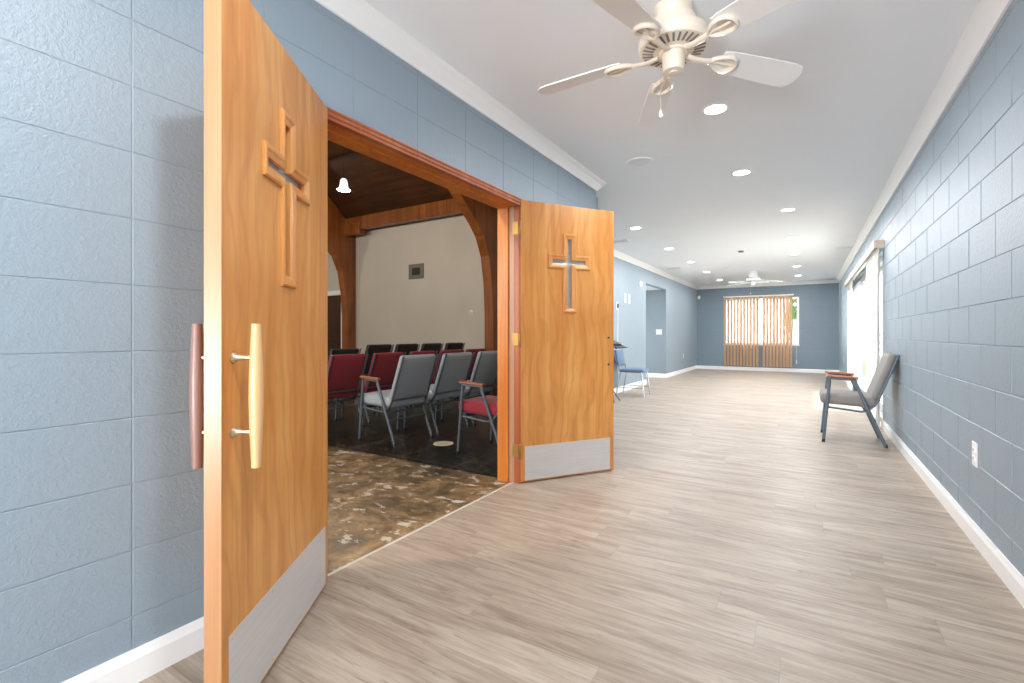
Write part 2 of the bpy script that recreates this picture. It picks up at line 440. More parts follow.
# baseboards and crown
BP = [(0, 0), (.014, 0), (.014, .075), (.009, .09), (.006, .103), (0, .103)]
def base_y(name, x, sgn, y0, y1, label):
    struct(name, prism(bmesh.new(), [(x + sgn * a, z) for a, z in BP], 'y', y0, y1), 'trim', label, 'baseboard')
def base_x(name, y, x0, x1, label):
    struct(name, prism(bmesh.new(), [(y - a, z) for a, z in BP], 'x', x0, x1), 'trim', label, 'baseboard')
base_y('baseboard_left', XL, 1, Y0, DA - .09, 'white baseboard below the blue block wall by the open door')
base_y('baseboard_left_end', XL, 1, DB + .09, Y1, 'white baseboard hidden behind the open door with the cross')
base_y('baseboard_right', XR, -1, NB + .02, SA - .02, 'white baseboard along the long block wall up to the glass door')
base_y('baseboard_right_end', XR, -1, SB + .02, YB, 'white baseboard of the block wall beyond the glass door')
base_x('baseboard_back', YB, XF, XR, 'white baseboard along the far end wall')
base_y('baseboard_far_left', XF, 1, YR, PA, 'white baseboard behind the blue chair up to the passage')
base_y('baseboard_far_corner', XF, 1, PB, YB, 'white baseboard between the passage and the far corner')
base_x('baseboard_passage', PB, XF - 1.6, XF, 'white baseboard inside the passage')

CP = [(0, -.088), (.012, -.088), (.016, -.074), (.03, -.062), (.05, -.036), (.06, -.022), (.074, -.014), (.078, 0), (0, 0)]
def crown_y(name, x, sgn, y0, y1, label, m1=0):
    bm = bmesh.new()
    A = [bm.verts.new((x + sgn * a, y0, ZC + z)) for a, z in CP]; B = [bm.verts.new((x + sgn * a, y1 + m1 * a, ZC + z)) for a, z in CP]
    bm.faces.new(A); bm.faces.new(B[::-1])
    for i in range(len(CP)):
        j = (i + 1) % len(CP); bm.faces.new((A[i], B[i], B[j], A[j]))
    struct(name, bm, 'trim', label, 'crown moulding', None, 50)
crown_y('trim_1', XL, 1, Y0, Y1, 'white crown moulding above the double doorway', 1)
bm = prism(bmesh.new(), [(Y1 + a, ZC + z) for a, z in CP], 'x', XL - .25, XL)
struct('trim_2', bm, 'trim', 'white crown moulding on the short wall return', 'crown moulding')
crown_y('trim_3', XR, -1, Y0, YB, 'white crown moulding along the long block wall')
crown_y('trim_4', XF, 1, YR, YB, 'white crown moulding above the passage wall')
struct('trim_5', prism(bmesh.new(), [(YB - a, ZC + z) for a, z in CP], 'x', XF, XR), 'trim', 'white crown moulding on the far end wall', 'crown moulding')

# ------------------------------------------------------------------ door frame (cherry)
fr = thing('trim_6', 'reddish wooden frame of the double doorway', 'door frame', (XL, (DA + DB) / 2, 0), 0, None, 'structure')
hw = (DB - DA) / 2; XI = -.174
def jamb(s):
    bm = bmesh.new()
    bx(bm, XI, s * (hw - .0), 0, -.04, s * (hw + .03), DH + .03)                       # jamb board
    bx(bm, XI, s * (hw - .016), 0, -.085, s * hw, DH - .006)                           # stop
    return bm
for s in (-1, 1):
    obj('jamb', jamb(s), 'jamb', fr)
    lo, hi = sorted((s * (hw - .0015), s * hw)); obj('jamb_rebate', box(-.0845, lo, 0, -.04, hi, DH), 'rebate', fr)
    bm = bmesh.new(); lo, hi = sorted((s * (hw + .004), s * (hw + .06)))
    bx(bm, -.04, *sorted((s * hw, s * (hw + .029)))[:1], 0, .001, sorted((s * hw, s * (hw + .029)))[1], DH + .03); bx(bm, 0, lo, 0, .012, hi, DH + .046, .003)
    obj('side_casing', bm, 'casing', fr)
    bm = bmesh.new(); lo, hi = sorted((s * (hw + .008), s * (hw + .06)))
    bx(bm, XI - .018, lo, 0, XI, hi, DH + .06, .004); obj('side_casing', bm, 'casing', fr)
bm = bmesh.new(); bx(bm, XI, -hw, DH, 0, hw, DH + .03)
bx(bm, XI, -hw, DH - .006, -.085, hw, DH); obj('head_jamb', bm, 'jamb', fr)
bm = bmesh.new()
prism(bm, [(-.02, DH - .002), (.012, DH - .002), (.014, DH + .008), (.009, DH + .012), (.015, DH + .018), (.017, DH + .028), (.011, DH + .032), (.017, DH + .038), (.018, DH + .044), (.010, DH + .05), (-.0, DH + .05)], 'y', -hw - .06, hw + .06)
# prism along y uses (x, z) points
obj('head_casing', bm, 'casing', fr)
bm = bmesh.new(); bx(bm, XI - .018, -hw - .06, DH + .008, XI, hw + .06, DH + .07, .004); obj('head_casing', bm, 'casing', fr)
struct('trim_7', prism(bmesh.new(), [(XL - .058, 0), (XL - .055, .004), (XL - .045, .004), (XL - .042, 0)], 'y', DA, DB), 'threshold',
       'thin pale metal strip between plank floor and worn concrete', 'threshold')

# ------------------------------------------------------------------ door leaves
LW, LT, LZ0, LZ1 = .806, .044, .012, 2.045
CXc, CZ = .403, 1.60; SV, SH = .022, .148; CZB, CZT = 1.272, 1.796; CH = .019
def cross_poly():
    a, b = CXc - SV, CXc + SV; l, r = CXc - SH, CXc + SH; zl, zh = CZ + .02 - CH, CZ + .02 + CH
    return [(a, CZB), (b, CZB), (b, zl), (r, zl), (r, zh), (b, zh), (b, CZT), (a, CZT), (a, zh), (l, zh), (l, zl), (a, zl)]
def offset_poly(p, d):
    out = []
    n = len(p)
    for i in range(n):
        a, b, c = p[i - 1], p[i], p[(i + 1) % n]
        e1 = (b[0] - a[0], b[1] - a[1]); e2 = (c[0] - b[0], c[1] - b[1])
        l1 = math.hypot(*e1); l2 = math.hypot(*e2)
        n1 = (e1[1] / l1, -e1[0] / l1); n2 = (e2[1] / l2, -e2[0] / l2)
        out.append((b[0] + d * (n1[0] + n2[0]), b[1] + d * (n1[1] + n2[1])))
    return out
def cross_mould(y, s):
    bm = bmesh.new(); P = cross_poly(); loops = []
    for d, h in ((.034, 0), (.034, .007), (.028, .011), (.018, .010), (.010, .006), (.002, .004), (-.004, .002), (-.004, -.012)):
        loops.append([bm.verts.new((x, y + s * h, z)) for x, z in offset_poly(P, d)])
    for A, B in zip(loops, loops[1:]):
        for i in range(12):
            j = (i + 1) % 12; bm.faces.new((A[i], A[j], B[j], B[i]))
    return bm
def leaf(name, hx, hy, rz, s, label, handles):
    """local x runs from the hinge to the free edge; the face seen here lies at y = 0 and looks along s*y"""
    t = thing(name, label, 'door', (hx, hy, 0), rz, None, 'structure')
    P = cross_poly(); us = sorted({0, LW, *[p[0] for p in P]}); vs = sorted({LZ0, LZ1, *[p[1] for p in P]})
    hole = in_rect((CXc - SV, CXc + SV, CZB, CZT), (CXc - SH, CXc + SH, CZ + .02 - CH, CZ + .02 + CH))
    bm = panel(us, vs, hole, (0, 0, 0), (1, 0, 0), (0, 0, 1), (0, -s * LT, 0))
    o = obj('door_slab', bm, 'door', t)
    o.data.materials.append(M['edge']); o.data.materials.append(M['mould'])
    for p in o.data.polygons:
        if abs(p.normal.x) > .9 and p.center.x > LW - .01: p.material_index = 1
        elif abs(p.normal.y) < .5 and .05 < p.center.x < LW - .05 and .1 < p.center.z < 2: p.material_index = 2
    obj('cross_moulding', cross_mould(0, s), 'mould', t); obj('cross_moulding', cross_mould(-s * LT, -s), 'mould', t)
    g = obj('cross_glass', panel(us[1:-1], vs[1:-1], lambda u, v: not hole(u, v), (0, -s * (LT / 2 - .003), 0), (1, 0, 0), (0, 0, 1), (0, -s * .006, 0)), 'frost', t)
    g['label'] = 'frosted glass in the cross cut-out'
    for f in (0, 1):
        y0 = 0 if f == 0 else -s * LT; d = s if f == 0 else -s
        lo, hi = sorted((y0, y0 + d * .0015))
        k = obj('kick_plate', box(.03, lo, .02, LW - .035, hi, .266), 'steel', t); k['label'] = 'brushed steel kick plate'
        bm = bmesh.new()
        for q in range(4):
            for z in (.034, .252):
                lathe(bm, [(0, 0), (.004, 0), (.003, .0012), (0, .0016)], 8,
                      Matrix.Translation((.045 + q * (LW - .095) / 3, y0 + d * .0015, z)) @ Matrix.Rotation(-d * PI / 2, 4, 'X'))
        obj('screw', bm, 'nickel', k)
    if handles:
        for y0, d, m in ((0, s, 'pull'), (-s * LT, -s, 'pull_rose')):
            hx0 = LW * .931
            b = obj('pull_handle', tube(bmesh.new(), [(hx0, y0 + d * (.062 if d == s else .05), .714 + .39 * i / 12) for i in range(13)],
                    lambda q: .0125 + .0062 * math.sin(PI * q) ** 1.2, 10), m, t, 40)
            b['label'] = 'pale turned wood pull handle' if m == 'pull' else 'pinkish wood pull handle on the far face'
            for z in (.81, 1.012):
                bm = lathe(bmesh.new(), [(.0, 0), (.015, 0), (.015, .004), (.008, .012), (.006, .03), (.0062, .052)], 14,
                           Matrix.Translation((hx0, y0, z)) @ Matrix.Rotation(-d * PI / 2, 4, 'X'))
                obj('handle_post', bm, 'nickel', b, 40)
    else:
        for z in (.84, 1.05):
            bm = lathe(bmesh.new(), [(0, .0), (.009, 0), (.009, .0015), (0, .0015)], 12, Matrix.Translation((LW - .048, 0, z)) @ Matrix.Rotation(-s * PI / 2, 4, 'X'))
            obj('bolt_hole', bm, 'dark_slot', t)['label'] = 'dark empty handle hole'
        bm = bmesh.new(); bx(bm, LW - .06, LT, .37, LW - .02, LT + .012, .43, .003)
        tube(bm, [(LW - .03, LT + .01, .40), (LW + .012, LT + .03, .395), (LW + .016, LT + .03, .37), (LW + .006, LT + .03, .36)], .006, 8)
        obj('door_holder', bm, 'black', t, 40)
    for z in (.235, 1.04, 1.845):
        bm = bmesh.new()
        ky = -s * (.026 if handles else .002)
        lathe(bm, [(0, -.054), (.004, -.05), (.0065, -.046), (.0065, .046), (.004, .05), (0, .054)], 12, Matrix.Translation((-.008, ky, z)))
        bx(bm, -.003, min(-s * .04, ky), z - .045, -.0005, max(-s * .04, ky), z + .045)
        obj('hinge', bm, 'brass', t, 40)
    return t
ax, ay = -1.750, 1.318
dl = math.atan2(.656 - 1.321, -1.295 + 1.75)
leaf('door_1', ax, ay, dl, 1, 'wooden door with a pull handle, swung open beside the blue wall', True)
bxh, byh = -1.752, 2.947
dr = math.radians(55.9)
leaf('door_2', bxh, byh, dr, -1, 'open wooden door without a pull, its cross showing grey glass', False)
# brass hinge leaves let into the far jamb
for z in (.235, 1.04, 1.845):
    obj('hinge_leaf', box(-.052, hw - .0025, z - .045, -.004, hw + .001, z + .045), 'brass', fr)
    if False: obj('hinge_leaf', box(-.052, -hw - .001, z - .045, -.004, -hw + .0025, z + .045), 'brass', fr)

# ------------------------------------------------------------------ chapel shell
CY = (DA + DB) / 2; YE, YW = 8.0, 2 * CY - 8.0; XE, XW = XL - .19, -15.0
SL = .88; EZ = 3.62; RZ = EZ + SL * (YE - CY)
bm = box(XW, YW, -.12, XL - .05, DA + .02, 0); bx(bm, XW, DB + .03, -.12, XE, Y1 - .1, 0); bx(bm, XW, Y1 - .1, -.12, XF - .12, YE, 0); bx(bm, XF - .12, Y1 - .1, -.12, XL - .26, YR, 0)
struct('floor_chapel', bm, 'tile', 'dark mottled tile floor under the chapel chairs', 'floor')
struct('floor_aisle', box(XW, DA + .02, -.12, XL - .05, DB + .03, .0005), 'concrete', 'worn brown concrete aisle with white scuffs inside the doorway', 'floor')
DKX = (-11.05, -10.03)
struct('wall_chapel_side', panel(cuts(XW, XF - .12, *DKX), cuts(0, EZ + .2, 2.12), in_rect((*DKX, 0, 2.12)), (0, YE, 0), (1, 0, 0), (0, 0, 1), (0, .15, 0)),
       'chapelwall', 'off-white chapel side wall between the wooden arches', 'wall')
struct('wall_chapel_far_side', box(XW, YW - .15, 0, XE, YW, EZ + .2), 'chapelwall', 'off-white chapel wall on the hidden side', 'wall')
gable = [(YW, 0), (YE, 0), (YE, EZ), (CY, RZ), (YW, EZ)]
struct('wall_chapel_end', prism(bmesh.new(), gable, 'x', XW - .15, XW), 'chapelwall', 'off-white gable wall at the chapel end', 'wall')
bm = prism(bmesh.new(), [(YW, ZC + .18), (YE, ZC + .18), (YE, EZ), (CY, RZ), (YW, EZ)], 'x', XE - .02, XE)
bx(bm, XF - .14, YR, 0, XF - .12, YE, ZC + .2); bx(bm, XF - .14, YR - .02, 0, XL - .27, YR, ZC + .2); bx(bm, XF - .14, Y1 - .12, ZC + .18, XE, YE, ZC + .2); bx(bm, XL - .27, Y1 - .14, 0, XL - .25, YR, ZC + .2); bx(bm, XL - .27, Y1 - .14, 0, XE, Y1 - .12, ZC + .2)
bx(bm, XE - .02, YW, 0, XE, Y0, ZC + .2); bx(bm, XE - .02, Y0, ZC - .02, XE, Y1 - .12, ZC + .2)
struct('wall_chapel_entrance', bm, 'chapelwall', 'off-white chapel wall around the inside of the doorway', 'wall')
bm = bmesh.new()
for s in (1, -1):
    prism(bm, [(CY + s * (YE + .3 - CY), EZ - SL * .3 + .02), (CY, RZ + .02), (CY, RZ + .2), (CY + s * (YE + .3 - CY), EZ - SL * .3 + .2)], 'x', XW - .2, XE + .05)
struct('ceiling_chapel', bm, 'deck', 'dark wooden sloping board ceiling of the chapel', 'ceiling')
def arch():
    inn = [(7.74, 0), (7.73, 1.5), (7.69, 2.1), (7.60, 2.6), (7.42, 2.96), (7.20, 3.18), (6.92, 3.40), (6.56, 3.70), (5.6, 4.52), (CY, 4.52 + SL * (5.6 - CY) + .1)]
    out = [(CY, RZ - .02), (7.98, EZ + .0), (7.98, 0)]
    bm = bmesh.new()
    for s in (1, -1):
        prism(bm, [(CY + s * (y - CY), z) for y, z in inn + out], 'x', -.1, .1)
    return bm
AX = (-5.34, -9.62)
a1 = obj('trim_8', arch(), 'beam', None, None, (AX[0], 0, 0)); tag(a1, 'curved wooden arch rising beside the far door jamb', 'arch beam', 'chapel arches', 'structure')
a2 = obj('trim_9', arch(), 'beam', None, None, (AX[1], 0, 0)); tag(a2, 'curved wooden arch standing deeper in the chapel, behind the pendant', 'arch beam', 'chapel arches', 'structure')
for i, yy in enumerate((7.72, 6.4, 5.1, 3.8)):
    zz = EZ + SL * (YE - yy)
    bm = bx(bmesh.new(), XW, yy - .07, zz - .3, XE - .02, yy + .07, zz + .0)
    struct('trim_%d' % (10 + i), bm, 'deck' if i else 'beam', ('dark wooden eave beam above the off-white chapel wall', 'dark roof purlin next above the eave beam', 'dark roof purlin midway up the slope', 'dark roof purlin close to the ridge')[i], 'beam')
# corbel block on the far arch
struct('trim_14', box(AX[1] + .1, 7.62, 3.46, AX[1] + .66, 7.8, 3.72, .01), 'beam', 'short beam end sticking out of the deeper arch', 'beam end')
# dark door in the next bay
t = thing('door_4', 'dark wooden side door deep in the chapel', 'door', (DKX[0], YE, 0), 0, None, 'structure')
wd = DKX[1] - DKX[0]
obj('door_slab', box(.04, .04, .01, wd - .04, .08, 2.08), 'darkdoor', t)
for z0, z1 in ((.25, .95), (1.1, 1.9)): obj('door_panel', box(.18, .03, z0, wd - .18, .045, z1, .006), 'darkdoor', t)
bm = bx(bmesh.new(), -.07, -.02, 0, .04, .1, 2.12); bx(bm, wd - .04, -.02, 0, wd + .07, .1, 2.12); bx(bm, -.07, -.02, 2.08, wd + .07, .1, 2.2)
obj('door_casing', bm, 'trim', t)
# wall plate and thermostat
t = thing('wall_vent', 'dark metal vent plate high on the off-white chapel wall', 'vent', (-7.51, YE, 2.5))
bm = bx(bmesh.new(), -.23, -.012, -.17, .23, 0, .17, .004); obj('plate', bm, plain('vent_grey', rgb(112, 108, 102), .5, .3), t)
bm = bmesh.new(); bx(bm, -.12, -.022, -.08, .12, -.0121, .08, .003); obj('louvre', bm, 'dark_slot', t)
t = thing('wall_mounted_thermostat', 'small round thermostat on the off-white chapel wall', 'thermostat', (-5.96, YE, 1.54))
obj('body', lathe(bmesh.new(), [(0, 0), (.045, 0), (.045, .015), (.03, .024), (0, .026)], 18, Matrix.Rotation(PI / 2, 4, 'X')), 'white_plastic', t, 40)
obj('dial', lathe(bmesh.new(), [(0, .02), (.02, .026), (.018, .034), (0, .035)], 16, Matrix.Rotation(PI / 2, 4, 'X')), 'nickel', t, 40)
# pendant
t = thing('pendant_lamp', 'lit bell-shaped white pendant lamp hanging in the chapel', 'pendant lamp', (-6.29, 5.04, 3.38))
zr = EZ + SL * (YE - 5.04) - 3.38
obj('lamp_shade', lathe(bmesh.new(), [(.105, 0), (.1, .012), (.075, .04), (.062, .09), (.055, .15), (.035, .18), (.012, .19), (.008, .185), (.03, .172), (.05, .145), (.057, .09), (.07, .042), (.095, .01)], 24), 'bulbglass', t, 60)
obj('socket', lathe(bmesh.new(), [(0, .23), (.012, .225), (.02, .19), (.02, .18), (0, .18)], 12), 'black', t, 40)
obj('cord', tube(bmesh.new(), [(0, 0, .22), (0, 0, zr)], .004, 6), 'black', t)
obj('canopy', lathe(bmesh.new(), [(0, zr), (.06, zr), (.05, zr - .06), (0, zr - .065)], 16), 'black', t, 40)
# pale round spot on the tile, built as a thin disc
t = thing('pale_floor_disc', 'small round pale disc on the dark tile floor', 'floor plate', (-3.05, 3.63, 0))
obj('cover', lathe(bmesh.new(), [(0, 0), (.1, 0), (.098, .004), (.08, .006), (0, .006)], 24), plain('disc_cream', rgb(214, 206, 186), .5), t, 40)
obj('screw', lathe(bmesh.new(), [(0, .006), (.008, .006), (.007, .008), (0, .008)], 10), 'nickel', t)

# ------------------------------------------------------------------ chairs
def pad(sx, sy, sz, r, crown=0.0, nx=7, ny=7, seg=3):
    """upholstered cushion centred at the origin, crowned on +z"""
    bm = bmesh.new(); bx(bm, -sx / 2, -sy / 2, -sz / 2, sx / 2, sy / 2, sz / 2, r, seg)
    bmesh.ops.bisect_plane
    for i in range(1, nx):
        bmesh.ops.bisect_plane(bm, geom=bm.verts[:] + bm.edges[:] + bm.faces[:], plane_co=(-sx / 2 + sx * i / nx, 0, 0), plane_no=(1, 0, 0))
    for i in range(1, ny):
        bmesh.ops.bisect_plane(bm, geom=bm.verts[:] + bm.edges[:] + bm.faces[:], plane_co=(0, -sy / 2 + sy * i / ny, 0), plane_no=(0, 1, 0))
    for v in bm.verts:
        k = max(0, 1 - (2 * v.co.x / sx) ** 2) * max(0, 1 - (2 * v.co.y / sy) ** 2)
        v.co.z += crown * k * (1 if v.co.z > 0 else .0)
    return bm
def xf(bm, m): bmesh.ops.transform(bm, matrix=m, verts=bm.verts[:]); return bm

def church_chair(label, seatm, backm, arms=(True, True), loc=(0, 0, 0), rz=0.0, group=None, framem='charcoal'):
    """faces +x; 0.5 m deep between its feet, 0.54 m wide"""
    t = thing('armchair' if any(arms) else 'stacking_chair', label, 'chair', loc, rz, group)
    t.scale = (1, 1, .98)
    W = .262
    obj('seat', xf(pad(.46, .49, .105, .035, .022), Matrix.Translation((.045, 0, .425)) @ Matrix.Rotation(math.radians(-2.5), 4, 'Y')), seatm, t, 50)
    ang = math.atan2(.33 - .175, .89 - .445)
    b = pad(.47, .49, .06, .027, .018)
    mb = Matrix.Translation((-.235, 0, .668)) @ Matrix.Rotation(-ang, 4, 'Y') @ Matrix.Rotation(PI / 2, 4, 'Y') @ Matrix.Rotation(PI, 4, 'X') @ Matrix.Rotation(PI, 4, 'Z')
    # pad: local x -> down/up, local z -> front
    obj('backrest', xf(b, mb), backm, t, 50)
    for s in (-1, 1):
        armed = arms[0] if s < 0 else arms[1]
        y = s * W
        if armed:
            bm = tube(bmesh.new(), [(.25, y, 0), (.198, y, .625), (.19, y, .648), (-.02, y, .63), (-.04, y, .6)], .0115, 10, .0115, .03)
            obj('leg', tube(bmesh.new(), [(.25, y, 0), (.199, y, .612)], .0148, 10, .013), framem, t, 40)
            obj('leg', tube(bmesh.new(), [(-.25, y, 0), (-.008, y, .612)], .0155, 10, .0135), framem, t, 40)
            bm.free()
            obj('arm_tube', tube(bmesh.new(), [(.199, y, .60), (.198, y, .642), (-.018, y, .63), (-.012, y, .602)], .0115, 10, None, .025), framem, t, 40)
            bm = bmesh.new(); bx(bm, -.13, -.024, -.011, .13, .024, .011, .008, 3)
            a = obj('armrest', xf(bm, Matrix.Translation((.095, y, .658)) @ Matrix.Rotation(math.radians(-3.2), 4, 'Y')), 'arm', t, 50)
            a['label'] = 'brown wooden armrest'
        else:
            obj('leg', tube(bmesh.new(), [(.25, y, 0), (.224, y, .335)], .0148, 10, .013), framem, t, 40)
            obj('leg', tube(bmesh.new(), [(-.25, y, 0), (-.115, y, .345)], .0155, 10, .0135), framem, t, 40)
        for fx in (.25, -.25):
            pass
        # side rail, bending up into the back post
        obj('back_post', tube(bmesh.new(), [(.225, y * .94, .352), (-.09, y * .94, .322), (-.175, y * .94, .40), (-.345, y * .94, .885)], .011, 10, .011, .05), framem, t, 40)
    obj('seat_rail', tube(bmesh.new(), [(.21, -W, .345), (.21, W, .345)], .011, 8), framem, t, 40)
    obj('seat_rail', tube(bmesh.new(), [(-.105, -W, .315), (-.105, W, .315)], .011, 8), framem, t, 40)
    obj('back_rail', tube(bmesh.new(), [(-.20, -W * .94, .445), (-.20, W * .94, .445)], .009, 8), framem, t, 40)
    obj('stretcher', tube(bmesh.new(), [(-.165, -W, .25), (-.165, W, .25)], .009, 8), framem, t, 40)
    for s in (-1, 1):
        for fx in (.25, -.25):
            dx = -.003 if fx > 0 else .006
            obj('foot_cap', tube(bmesh.new(), [(fx, s * W, .0), (fx + dx, s * W, .03)], .015, 10, .0135), 'black', t, 40)
    return t
# armchair against the block wall, facing the doorway
church_chair('taupe armchair with wooden arms leaning back against the block wall', 'taupe_fab', 'taupe_fab', (True, True), (.385, 5.965, 0), PI).scale = (1, 1, 1)

# chapel rows; chairs face away from the hall (-x): rz = PI, their aisle side is local +y
RA = -3.59
g1 = church_chair('grey chair with one wooden arm, at the aisle end of the grey row', 'bluegrey_fab', 'bluegrey_fab', (False, True), (RA, 3.53, 0), PI, 'grey chapel chairs')
ga = church_chair('second grey chair from the aisle, without arms', 'bluegrey_fab', 'bluegrey_fab', (False, False), (RA, 4.16, 0), PI, 'grey chapel chairs')
dup(ga, (RA, 4.80, 0), PI, 'third grey chair from the aisle, partly hidden by the door jamb')
church_chair('burgundy chair with one wooden arm just inside the far door jamb', 'red_fab', 'red_fab', (False, True), (-2.42, 3.64, 0), PI, 'burgundy chapel chairs')
RB = -4.73
mr = {'seat': 'red_fab', 'backrest': 'red_fab'}
for i, (y, lb) in enumerate(((3.61, 'burgundy chair at the aisle end, next to the open door edge'), (4.225, 'burgundy chair behind the grey chair with the wooden arm'),
        (4.84, 'burgundy chair glimpsed between the two full grey chairs'), (5.45, 'burgundy chair hidden mostly behind the second grey chair'),
        (6.05, 'burgundy chair farthest from the aisle, peeking beside a grey back'))):
    dup(ga, (RB, y, 0), PI, lb, 'burgundy chapel chairs', mr).scale = (1, 1, .955)
RC = -5.92
mk = {'seat': 'black_fab', 'backrest': 'black_fab'}
for i, (y, lb) in enumerate(((4.52, 'black chair behind the burgundy chair nearest the aisle'), (5.16, 'black chair second along the rear row, seen side-on'),
        (5.76, 'black chair third along the rear row from the aisle'), (6.37, 'black chair fourth along the rear row from the aisle'), (7.0, 'black chair at the wall end of the rear row'))):
    c = dup(ga, (RC, y, 0), PI, lb, 'black chapel chairs', mk)
    if i: c.scale = (1.03, 1, 1.035)

# blue chair beyond the door
t = thing('side_chair', 'blue vinyl chair with chrome legs by the passage wall', 'chair', (-2.60, 8.29, 0), .05)
obj('seat', xf(pad(.42, .44, .05, .02, .015), Matrix.Translation((.0, 0, .445))), 'blue_vinyl', t, 50)
obj('backrest', xf(pad(.30, .42, .035, .015, .01), Matrix.Translation((-.255, 0, .665)) @ Matrix.Rotation(-.2, 4, 'Y') @ Matrix.Rotation(PI / 2, 4, 'Y')), 'blue_vinyl', t, 50)
for s in (-1, 1):
    obj('leg', tube(bmesh.new(), [(.22, s * .22, 0), (.17, s * .2, .415)], .011, 8), 'chrome', t, 40)
    obj('leg', tube(bmesh.new(), [(-.27, s * .22, 0), (-.19, s * .2, .415)], .011, 8), 'chrome', t, 40)
    obj('back_post', tube(bmesh.new(), [(.15, s * .2, .42), (-.19, s * .2, .42), (-.31, s * .2, .81)], .010, 8, None, .05), 'chrome', t, 40)
for x in (.17, -.19): obj('seat_rail', tube(bmesh.new(), [(x, -.2, .415), (x, .2, .415)], .009, 8), 'chrome', t, 40)
for y in (-.21, .21): obj('stretcher', tube(bmesh.new(), [(.205, y, .15), (-.24, y, .15)], .007, 6), 'chrome', t, 40)
# music stand half behind the door
t = thing('music_stand', 'black music stand half hidden behind the door with grey glass', 'music stand', (-2.65, 7.30, 0))
obj('desk', xf(bx(bmesh.new(), -.16, -.25, -.004, .16, .25, .004, .003), Matrix.Translation((.0, 0, .93)) @ Matrix.Rotation(.4, 4, 'Y')), 'black', t)
obj('lip', box(.135, -.25, .858, .172, .25, .872), 'black', t)
obj('pole', tube(bmesh.new(), [(0, 0, .12), (0, 0, .92)], .011, 8), 'black', t, 40)
for k in range(3):
    a = 2 * PI * k / 3 + PI
    obj('leg', tube(bmesh.new(), [(0, 0, .2), (.16 * math.cos(a), .16 * math.sin(a), .01)], .008, 8), 'black', t, 40)
t = thing('sheet_music', 'dark folder lying on the music stand', 'folder', (-2.65, 7.30, 0))
obj('cover', xf(bx(bmesh.new(), -.1, -.15, .0, .1, .19, .025, .004), Matrix.Translation((-.01, 0, .94)) @ Matrix.Rotation(.4, 4, 'Y')), 'black', t)
obj('pages', xf(bx(bmesh.new(), -.095, -.145, .006, .102, .185, .019), Matrix.Translation((-.01, 0, .94)) @ Matrix.Rotation(.4, 4, 'Y')), 'dark_slot', t)

# ------------------------------------------------------------------ ceiling fans
def fan(loc, phi, label, body):
    t = thing('ceiling_fan', label, 'ceiling fan', loc, phi)
    z = loc[2]; top = ZC - z
    obj('canopy', lathe(bmesh.new(), [(0, top), (.085, top), (.085, top - .02), (.072, top - .05), (.06, top - .055), (0, top - .055)], 32), body, t, 35)
    obj('upper_housing', lathe(bmesh.new(), [(0, top - .05), (.06, top - .05), (.098, top - .062), (.104, top - .08), (.092, top - .13), (.07, top - .175), (0, top - .18)], 32), body, t, 35)
    m = obj('motor_housing', lathe(bmesh.new(), [(0, .10), (.07, .10), (.12, .092), (.152, .07), (.158, .045), (.156, .022), (.148, .012), (.075, .0), (0, .0)], 40), body, t, 35)
    bm = bmesh.new()
    for k in range(30):
        a = 2 * PI * k / 30
        xf_ = Matrix.Rotation(a, 4, 'Z') @ Matrix.Translation((.112, 0, .0045)) @ Matrix.Rotation(math.radians(-9.3), 4, 'Y')
        b2 = bmesh.new(); bx(b2, -.022, -.0045, -.0015, .026, .0045, .0015)
        xf(b2, xf_); me = bpy.data.meshes.new('tmp'); b2.to_mesh(me); b2.free(); bm.from_mesh(me); bpy.data.meshes.remove(me)
    v = obj('vent_slots', bm, plain('vent_shadow', rgb(136, 130, 130), .7), m)
    obj('switch_housing', lathe(bmesh.new(), [(0, .01), (.062, .01), (.062, -.008), (.05, -.012), (.05, -.075), (.044, -.088), (.02, -.092), (.018, -.096), (0, -.097)], 28), body, t, 35)
    for k in range(5):
        a = math.radians(72 * k); R = Matrix.Rotation(a, 4, 'Z')
        droop = Matrix.Rotation(math.radians(4.8), 4, 'Y')
        pitch = Matrix.Rotation(math.radians(-13), 4, 'X')
        out = [(.235, -.052), (.27, -.060), (.45, -.068), (.60, -.071), (.636, -.064), (.655, -.035), (.66, 0), (.655, .035), (.636, .064), (.60, .071), (.45, .068), (.27, .060), (.235, .052)]
        b = obj('blade', xf(prism(bmesh.new(), out, 'z', .002, .009), R @ droop @ Matrix.Translation((0, 0, .005)) @ pitch), 'blade', t)
        bm = bmesh.new()
        # open scrolled iron: a stem and a leaf-shaped loop
        tube(bm, [(.07, 0, -.004), (.12, 0, -.012), (.17, 0, -.008), (.20, 0, .0)], .0095, 8, .016)
        loop = []
        for q in range(21):
            w = PI * 2 * q / 20
            loop.append((.253 - .062 * math.cos(w), .043 * math.sin(w) * (1 - .35 * math.cos(w)) , -.002))
        tube(bm, loop, .0105, 8, .0085)
        tube(bm, [(.195, 0, .0), (.25, 0, -.002), (.30, 0, -.001)], .008, 8, .008)
        obj('blade_iron', xf(bm, R @ droop @ Matrix.Rotation(math.radians(-9), 4, 'X')), body, b, 50)
    c = obj('pull_chain', tube(bmesh.new(), [(-.046, .009, -.05), (-.058, .011, -.06), (-.058, .011, -.26)], .0014, 6), 'nickel', t)
    obj('chain_bob', lathe(bmesh.new(), [(0, -.26), (.004, -.265), (.009, -.288), (.007, -.298), (0, -.302)], 12, Matrix.Translation((-.058, .011, 0))), 'white_plastic', c, 50)
    return t
fan((-.523, 2.248, 2.37), math.radians(43.3), 'cream five-blade ceiling fan in front of the double doorway', 'cream')
fan((-1.1, 12.7, 2.34), math.radians(10), 'white ceiling fan far down the room before the window', 'white_plastic')

